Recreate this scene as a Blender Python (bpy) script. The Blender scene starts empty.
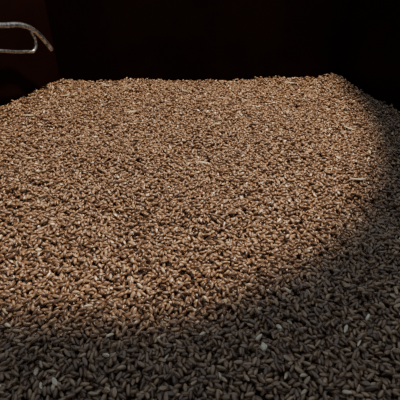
import bpy, bmesh, math, random
import numpy as np
from mathutils import Vector, Matrix
random.seed(4); rng=np.random.default_rng(7)
scene=bpy.context.scene
def link(o,parent=None):
    scene.collection.objects.link(o)
    if parent: o.parent=parent
    return o
def newmat(name):
    m=bpy.data.materials.new(name); m.use_nodes=True
    nt=m.node_tree; return m,nt,nt.nodes['Principled BSDF']

# ------------------------------------------------ materials
def grain_material():
    m,nt,b=newmat('wheat_grain_husk')
    N=nt.nodes; L=nt.links
    at=N.new('ShaderNodeAttribute'); at.attribute_type='INSTANCER'; at.attribute_name='tint'
    ramp=N.new('ShaderNodeValToRGB')
    e=ramp.color_ramp.elements
    e[0].position=0; e[0].color=(.12,.060,.035,1)
    e[1].position=1; e[1].color=(.92,.76,.53,1)
    for p,c in ((.3,(.245,.132,.072,1)),(.65,(.38,.218,.118,1)),(.93,(.57,.37,.215,1))):
        k=e.new(p); k.color=c
    L.new(at.outputs['Fac'],ramp.inputs[0])
    tc=N.new('ShaderNodeTexCoord')
    mp=N.new('ShaderNodeMapping'); mp.inputs['Scale'].default_value=(150,900,900)
    L.new(tc.outputs['Object'],mp.inputs[0])
    nz=N.new('ShaderNodeTexNoise'); nz.inputs['Scale'].default_value=1.0; nz.inputs['Detail'].default_value=3
    L.new(mp.outputs[0],nz.inputs['Vector'])
    mr=N.new('ShaderNodeMapRange'); mr.inputs[3].default_value=.6; mr.inputs[4].default_value=1.35
    L.new(nz.outputs[0],mr.inputs[0])
    mul=N.new('ShaderNodeVectorMath'); mul.operation='SCALE'
    L.new(ramp.outputs[0],mul.inputs[0]); L.new(mr.outputs[0],mul.inputs['Scale'])
    L.new(mul.outputs[0],b.inputs['Base Color'])
    b.inputs['Roughness'].default_value=.34
    b.inputs['Specular IOR Level'].default_value=.9
    b.inputs['Coat Weight'].default_value=.25
    b.inputs['Coat Roughness'].default_value=.25
    return m
def body_material():
    m,nt,b=newmat('packed_grain')
    N=nt.nodes; L=nt.links
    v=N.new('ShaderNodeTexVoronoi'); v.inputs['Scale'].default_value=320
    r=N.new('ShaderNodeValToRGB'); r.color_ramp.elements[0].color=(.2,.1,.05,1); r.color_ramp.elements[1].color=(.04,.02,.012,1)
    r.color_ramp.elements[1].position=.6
    tc=N.new('ShaderNodeTexCoord'); L.new(tc.outputs['Object'],v.inputs['Vector'])
    L.new(v.outputs['Distance'],r.inputs[0]); L.new(r.outputs[0],b.inputs['Base Color'])
    b.inputs['Roughness'].default_value=.8
    return m
def simple(name,c1,c2,scale,rough,metal=0,spec=.5):
    m,nt,b=newmat(name); N=nt.nodes; L=nt.links
    n=N.new('ShaderNodeTexNoise'); n.inputs['Scale'].default_value=scale; n.inputs['Detail'].default_value=6
    tc=N.new('ShaderNodeTexCoord'); L.new(tc.outputs['Object'],n.inputs['Vector'])
    r=N.new('ShaderNodeValToRGB'); r.color_ramp.elements[0].position=.35; r.color_ramp.elements[1].position=.65
    r.color_ramp.elements[0].color=(*c1,1); r.color_ramp.elements[1].color=(*c2,1)
    L.new(n.outputs[0],r.inputs[0]); L.new(r.outputs[0],b.inputs['Base Color'])
    b.inputs['Roughness'].default_value=rough; b.inputs['Metallic'].default_value=metal
    b.inputs['Specular IOR Level'].default_value=spec
    return m
M_grain=grain_material(); M_body=body_material()
M_wall=simple('dark_maroon_paint',(.009,.0022,.0014),(.015,.0040,.0026),14,.6,0,.06)
M_steel=simple('worn_steel',(.2,.21,.22),(.72,.74,.75),260,.3,.9)
M_floor=simple('dark_concrete',(.02,.019,.018),(.035,.033,.03),6,.9)
M_straw=simple('dry_straw',(.68,.56,.36),(.9,.82,.6),400,.6)

# ------------------------------------------------ bin plan outline (metres)
poly=[(-.207,.600),(.205,.612),(.260,.482),(.315,.36),(.315,-.06),(-.315,-.06),(-.315,.37),(-.262,.488)]
def inside(x,y,marg=0.0):
    res=np.ones(np.shape(x),bool)
    n=len(poly)
    for i in range(n):
        (ax,ay),(bx,by)=poly[i],poly[(i+1)%n]
        ex,ey=bx-ax,by-ay; l=math.hypot(ex,ey)
        d=(ex*(y-ay)-ey*(x-ax))/l
        res&=(d<-marg)
    return res

# ------------------------------------------------ pile surface
def surf(x,y):
    h=.0014*np.sin(x*31+1.2)*np.sin(y*27+.5)+.0008*np.sin(x*63-y*40)+.0006*np.sin(y*88+x*25+2)-.0055
    h=h+.008*np.exp(-(((x-.2)/.028)**2+((y-.6)/.05)**2))
    h=h+.003*np.exp(-(((x+.2)/.03)**2+((y-.6)/.05)**2))
    h=h-.006*np.exp(-(((x-.27)/.05)**2+((y-.47)/.06)**2))
    return h
CELL=.0004
X0,Y0=-.33,-.08; NX=int(.66/CELL); NY=int(.71/CELL)
gx=X0+CELL*np.arange(NX); gy=Y0+CELL*np.arange(NY)
GX,GY=np.meshgrid(gx,gy,indexing='ij')
DEPTH=.0068
H=(surf(GX,GY)-DEPTH).astype(np.float64)
S0=surf(GX,GY).reshape(-1)
# ------------------------------------------------ settle grains one by one
A,B,C=.00254,.00120,.00110
NYAW=36; T=[]
R=8
dx,dy=np.meshgrid(np.arange(-R,R+1),np.arange(-R,R+1),indexing='ij')
for k in range(NYAW):
    a=math.pi*k/NYAW; c,s=math.cos(a),math.sin(a)
    u=(dx*c+dy*s)*CELL; w=(-dx*s+dy*c)*CELL
    q=1-(u/A)**2-(w/B)**2; mk=q>0.02
    T.append((dx[mk]*NY+dy[mk],u[mk],C*np.sqrt(q[mk]),(u[mk]>.0007),(u[mk]<-.0007)))
Hf=H.reshape(-1)
NG=116000
pts=[];rots=[];scs=[];
cand=5
total=NG*cand
PX=rng.uniform(-.312,.312,int(total*1.3)); PY=rng.uniform(-.057,.61,int(total*1.3))
ok=inside(PX,PY,.003); PX=PX[ok][:total]; PY=PY[ok][:total]
NGr=len(PX)//cand
IX=((PX-X0)/CELL).astype(int); IY=((PY-Y0)/CELL).astype(int)
KY=rng.integers(0,NYAW,len(PX))
for i in range(NGr):
    best=None
    for j in range(i*cand,i*cand+cand):
        off,u,q,f,b=T[KY[j]]
        base=IX[j]*NY+IY[j]
        idx=base+off
        h=Hf[idx]; m=h.sum()/h.size-S0[base]
        if best is None or m<best[0]: best=(m,j,idx,h)
    m,j,idx,h=best
    off,u,q,f,b=T[KY[j]]
    tl=(h[f].mean()-h[b].mean())/(A*1.0)
    tl=max(-.34,min(.34,tl))
    z=(h+q-u*tl).max()-.0004
    top=z+u*tl+q*.9
    Hf[idx]=np.maximum(h,top)
    flip=rng.random()<.5
    yaw=math.pi*KY[j]/NYAW+(math.pi if flip else 0)
    pitch=-math.atan(tl)*(-1 if flip else 1)
    pts.append((X0+IX[j]*CELL,Y0+IY[j]*CELL,z))
    rots.append((rng.uniform(-math.pi,math.pi),pitch,yaw))
pts=np.array(pts);rots=np.array(rots)
Hn=Hf.reshape(NX,NY)
msk=inside(GX,GY,.02)
print('grains',len(pts),'mean top rel surf',(Hn-surf(GX,GY))[msk].mean(), (Hn-surf(GX,GY))[msk].std())
ii=((pts[:,0]-X0)/CELL).round().astype(int); jj=((pts[:,1]-Y0)/CELL).round().astype(int)
keep=(Hn[ii,jj]-pts[:,2])<.006
pts=pts[keep];rots=rots[keep]; n=len(pts); print('kept',n)
sc=np.stack([rng.normal(1,.09,n).clip(.76,1.22),rng.normal(1.02,.09,n).clip(.76,1.2),rng.normal(1,.08,n).clip(.78,1.18)],1)*(A/.00325)
tint=rng.beta(1.8,1.8,n)*.92; pale=rng.random(n)<.014; tint[pale]=rng.uniform(.94,1,pale.sum())

# ------------------------------------------------ wheat kernel prototypes
A,B,C=.00325,.00158,.00145
def kernel(name,bend,fat,blunt):
    me=bpy.data.meshes.new(name); rings=11; seg=12
    V=[(-A,0,0)];F=[]
    for i in range(1,rings):
        t=i/rings; cx=-math.cos(math.pi*t)
        r=(1-abs(cx)**(2.1 if cx>0 else 1.8+blunt))**.55
        r*=fat*(1-.12*cx)
        for j in range(seg):
            a=2*math.pi*j/seg
            y=B*r*math.cos(a); z=C*r*math.sin(a)
            cr=math.exp(-((a-1.5*math.pi)/.36)**2)
            z+=C*r*.42*cr
            z+=bend*(1-cx*cx)
            V.append((A*cx,y,z))
    V.append((A,0,0))
    for j in range(seg): F.append((0,1+(j+1)%seg,1+j))
    for i in range(rings-2):
        for j in range(seg):
            a=1+i*seg+j; b=1+i*seg+(j+1)%seg
            F.append((a,b,b+seg,a+seg))
    last=len(V)-1
    for j in range(seg): F.append((last,1+(rings-2)*seg+j,1+(rings-2)*seg+(j+1)%seg))
    me.from_pydata(V,[],F)
    bm=bmesh.new(); bm.from_mesh(me); bmesh.ops.recalc_face_normals(bm,faces=bm.faces); bm.to_mesh(me); bm.free()
    me.polygons.foreach_set('use_smooth',[True]*len(me.polygons))
    me.materials.append(M_grain); me.update()
    return bpy.data.objects.new(name,me)
coll=bpy.data.collections.new('wheat_kernels')
for i,(bd,ft,bl) in enumerate(((.0001,1,.3),(.0002,.93,.8),(.00005,1.05,.1),(.0002,.9,.5))):
    coll.objects.link(kernel('wheat_kernel_%d'%i,bd,ft,bl))

me=bpy.data.meshes.new('wheat_grain_pile')
me.vertices.add(n); me.vertices.foreach_set('co',pts.astype(np.float32).ravel())
def attr(nm,ty,data,key):
    a=me.attributes.new(nm,ty,'POINT'); a.data.foreach_set(key,data.astype(np.float32).ravel())
attr('rot','FLOAT_VECTOR',rots,'vector'); attr('scl','FLOAT_VECTOR',sc,'vector'); attr('tint','FLOAT',tint,'value')
a=me.attributes.new('kind','INT','POINT'); a.data.foreach_set('value',rng.integers(0,4,n).astype(np.int32))
me.update()
pile=link(bpy.data.objects.new('wheat_grain_pile',me))
ng=bpy.data.node_groups.new('grain_instances','GeometryNodeTree')
ng.interface.new_socket('Geometry',in_out='INPUT',socket_type='NodeSocketGeometry')
ng.interface.new_socket('Geometry',in_out='OUTPUT',socket_type='NodeSocketGeometry')
N=ng.nodes;L=ng.links
gi=N.new('NodeGroupInput');go=N.new('NodeGroupOutput')
ip=N.new('GeometryNodeInstanceOnPoints'); ci=N.new('GeometryNodeCollectionInfo')
ci.inputs[0].default_value=coll; ci.inputs['Separate Children'].default_value=True; ci.inputs['Reset Children'].default_value=True
def na(nm,ty):
    x=N.new('GeometryNodeInputNamedAttribute'); x.data_type=ty; x.inputs[0].default_value=nm; return x.outputs[0]
L.new(gi.outputs[0],ip.inputs['Points']); L.new(ci.outputs[0],ip.inputs['Instance'])
ip.inputs['Pick Instance'].default_value=True
L.new(na('kind','INT'),ip.inputs['Instance Index'])
er=N.new('FunctionNodeEulerToRotation'); L.new(na('rot','FLOAT_VECTOR'),er.inputs[0])
L.new(er.outputs[0],ip.inputs['Rotation']); L.new(na('scl','FLOAT_VECTOR'),ip.inputs['Scale'])
L.new(ip.outputs[0],go.inputs[0])
md=pile.modifiers.new('grains','NODES'); md.node_group=ng

def prism(name,topf,mat,parent):
    bm=bmesh.new()
    nx,ny=90,96
    vs={}
    for i in range(nx+1):
        for j in range(ny+1):
            x=-.316+.632*i/nx; y=-.061+.674*j/ny
            if inside(np.array([x]),np.array([y]),.0005)[0]:
                vs[i,j]=bm.verts.new((x,y,float(topf(x,y))))
    for (i,j) in vs:
        q=[(i,j),(i+1,j),(i+1,j+1),(i,j+1)]
        if all(k in vs for k in q): bm.faces.new([vs[k] for k in q])
    m=bpy.data.meshes.new(name); bm.to_mesh(m); bm.free(); m.materials.append(mat)
    return link(bpy.data.objects.new(name,m),parent)
prism('packed_grain_body',lambda x,y:surf(x,y)-DEPTH+.0012,M_body,pile)

def stalk(name,x,y,l,ang,r,zoff=.0012,tilt=.1):
    bm=bmesh.new(); seg=6; k=5; rings=[]
    for i in range(k+1):
        t=i/k-.5
        ring=[bm.verts.new((l*t,r*math.cos(a)*(1-1.2*abs(t))+l*.12*(t*t),r*.45*math.sin(a))) for a in [2*math.pi*j/seg for j in range(seg)]]
        rings.append(ring)
    for i in range(k):
        for j in range(seg): bm.faces.new((rings[i][j],rings[i][(j+1)%seg],rings[i+1][(j+1)%seg],rings[i+1][j]))
    bm.faces.new(rings[0]); bm.faces.new(rings[-1])
    bmesh.ops.recalc_face_normals(bm,faces=bm.faces)
    m=bpy.data.meshes.new(name); bm.to_mesh(m); bm.free(); m.materials.append(M_straw)
    o=link(bpy.data.objects.new(name,m),pile)
    z=Hn[int((x-X0)/CELL)-4:int((x-X0)/CELL)+5,int((y-Y0)/CELL)-4:int((y-Y0)/CELL)+5].max()
    o.location=(x,y,z+zoff-.0003); o.rotation_euler=(random.uniform(-.3,.3),tilt,ang)
for i,(x,y,l,a,r) in enumerate(((-.137,.583,.016,-.5,.0013),(-.135,.575,.012,.1,.0013),(.003,.356,.011,-.1,.0014),(.145,.318,.015,.15,.0014),
    (.036,.142,.005,1.6,.0022),(.13,.585,.014,-.1,.0013),(-.085,.48,.012,.4,.0013),(-.02,.545,.010,2.4,.0012),(.075,.50,.010,.9,.0012),
    (-.17,.36,.008,.2,.001),(.05,.27,.006,1.1,.001),(-.21,.47,.012,.3,.0012),(.17,.43,.012,-.6,.0012),(-.08,.30,.006,2,.001),(-.18,.53,.011,.6,.0012),(.02,.44,.008,.1,.001))):
    stalk('chaff_%d'%(i+1),x,y,l,a,r)

# ------------------------------------------------ bin
bin_=link(bpy.data.objects.new('grain_bin',None))
def panel(name,a,b,z0,z1,th=.006):
    ax,ay=a;bx,by=b; ex,ey=bx-ax,by-ay; l=math.hypot(ex,ey); nx_,ny_=-ey/l*th,ex/l*th
    exx,eyy=ex/l*.003,ey/l*.003
    ax-=exx;ay-=eyy;bx+=exx;by+=eyy
    bm=bmesh.new()
    P=[(ax,ay),(bx,by),(bx+nx_,by+ny_),(ax+nx_,ay+ny_)]
    lo=[bm.verts.new((x,y,z0)) for x,y in P]; hi=[bm.verts.new((x,y,z1)) for x,y in P]
    bm.faces.new(lo);bm.faces.new(hi)
    for i in range(4): bm.faces.new((lo[i],lo[(i+1)%4],hi[(i+1)%4],hi[i]))
    bmesh.ops.recalc_face_normals(bm,faces=bm.faces)
    bmesh.ops.bevel(bm,geom=bm.edges[:],offset=.001,segments=2,affect='EDGES')
    m=bpy.data.meshes.new(name); bm.to_mesh(m); bm.free(); m.materials.append(M_wall)
    return link(bpy.data.objects.new(name,m),bin_)
names=['back_panel','right_rear_panel','right_mid_panel','right_panel','front_panel','left_panel','left_mid_panel','left_rear_panel']
ZB,ZT=-.30,.15
for i,nm in enumerate(names):
    a,b=poly[i],poly[(i+1)%8]
    panel(nm,a,b,ZB,ZT)
    panel(nm.replace('panel','rim'),a,b,ZT-.001,ZT+.012,.016)
bm=bmesh.new(); lo=[bm.verts.new((x*1.02,y*1.01,ZB-.008)) for x,y in poly]; hi=[bm.verts.new((x*1.02,y*1.01,ZB)) for x,y in poly]
bm.faces.new(lo);bm.faces.new(hi)
for i in range(8): bm.faces.new((lo[i],lo[(i+1)%8],hi[(i+1)%8],hi[i]))
bmesh.ops.recalc_face_normals(bm,faces=bm.faces)
m=bpy.data.meshes.new('bottom_plate'); bm.to_mesh(m); bm.free(); m.materials.append(M_wall); link(bpy.data.objects.new('bottom_plate',m),bin_)

bm=bmesh.new(); bmesh.ops.create_grid(bm,x_segments=1,y_segments=1,size=3)
m=bpy.data.meshes.new('floor'); bm.to_mesh(m); bm.free(); m.materials.append(M_floor)
fl=link(bpy.data.objects.new('floor',m)); fl.location=(0,0,ZB-.008)

# ------------------------------------------------ wire latch hook on the left rear panel
hook=link(bpy.data.objects.new('metal_latch_hook',None))
def rod(name,P,r):
    cu=bpy.data.curves.new(name,'CURVE'); cu.dimensions='3D'; cu.bevel_depth=r; cu.bevel_resolution=4; cu.use_fill_caps=True
    s=cu.splines.new('BEZIER'); s.bezier_points.add(len(P)-1)
    for bp,p in zip(s.bezier_points,P):
        bp.co=p; bp.handle_left_type=bp.handle_right_type='AUTO'
    cu.materials.append(M_steel)
    return link(bpy.data.objects.new(name,cu),hook)
def s(p,k=.965):
    c=Vector((0,0,.2)); return c+(Vector(p)-c)*k
rod('upper_rod',[s((-.262,.478,.103)),s((-.239,.523,.0895)),s((-.224,.552,.083)),s((-.217,.562,.076)),s((-.211,.575,.061)),s((-.2055,.584,.045))],.0033)
rod('lower_rod',[s((-.266,.468,.076)),s((-.243,.514,.062)),s((-.2265,.548,.052)),s((-.2195,.559,.051)),s((-.217,.563,.062)),s((-.219,.560,.075))],.0021)
bm=bmesh.new(); bmesh.ops.create_cube(bm,size=1); bmesh.ops.scale(bm,vec=(.006,.03,.055),verts=bm.verts)
bmesh.ops.bevel(bm,geom=bm.edges[:],offset=.0015,segments=2,affect='EDGES')
m=bpy.data.meshes.new('bracket'); bm.to_mesh(m); bm.free(); m.materials.append(M_steel)
br=link(bpy.data.objects.new('bracket',m),hook); br.location=(-.266,.462,.095); br.rotation_euler=(0,0,-.42)

# ------------------------------------------------ light
def spot(name,loc,target,energy,size,blend,rad,col,aspect=1):
    l=bpy.data.lights.new(name,'SPOT'); l.energy=energy; l.spot_size=size; l.spot_blend=blend; l.shadow_soft_size=rad; l.color=col
    o=link(bpy.data.objects.new(name,l))
    z=(Vector(loc)-Vector(target)).normalized(); x=Vector((0,1,0)).cross(z).normalized(); y=z.cross(x)
    M=Matrix((x,y,z)).transposed().to_4x4(); M.translation=Vector(loc)
    o.matrix_world=M@Matrix.Diagonal((aspect,1,1,1)); return o
spot('work_lamp',(.17,.55,1.1),(-.055,.522,0),68,2*math.atan(.352/1.1),.09,.022,(1,.83,.60),.75)
w=bpy.data.worlds.new('dim_shed'); scene.world=w; w.use_nodes=True
bg=w.node_tree.nodes['Background']; bg.inputs[0].default_value=(.66,.83,1,1); bg.inputs[1].default_value=.42

# ------------------------------------------------ camera
cd=bpy.data.cameras.new('camera'); cd.sensor_width=36; cd.lens=36*410/400; cd.clip_start=.01
cam=link(bpy.data.objects.new('camera',cd)); cam.location=(0,0,.2)
cam.rotation_euler=(math.radians(90-35),0,0)
scene.camera=cam
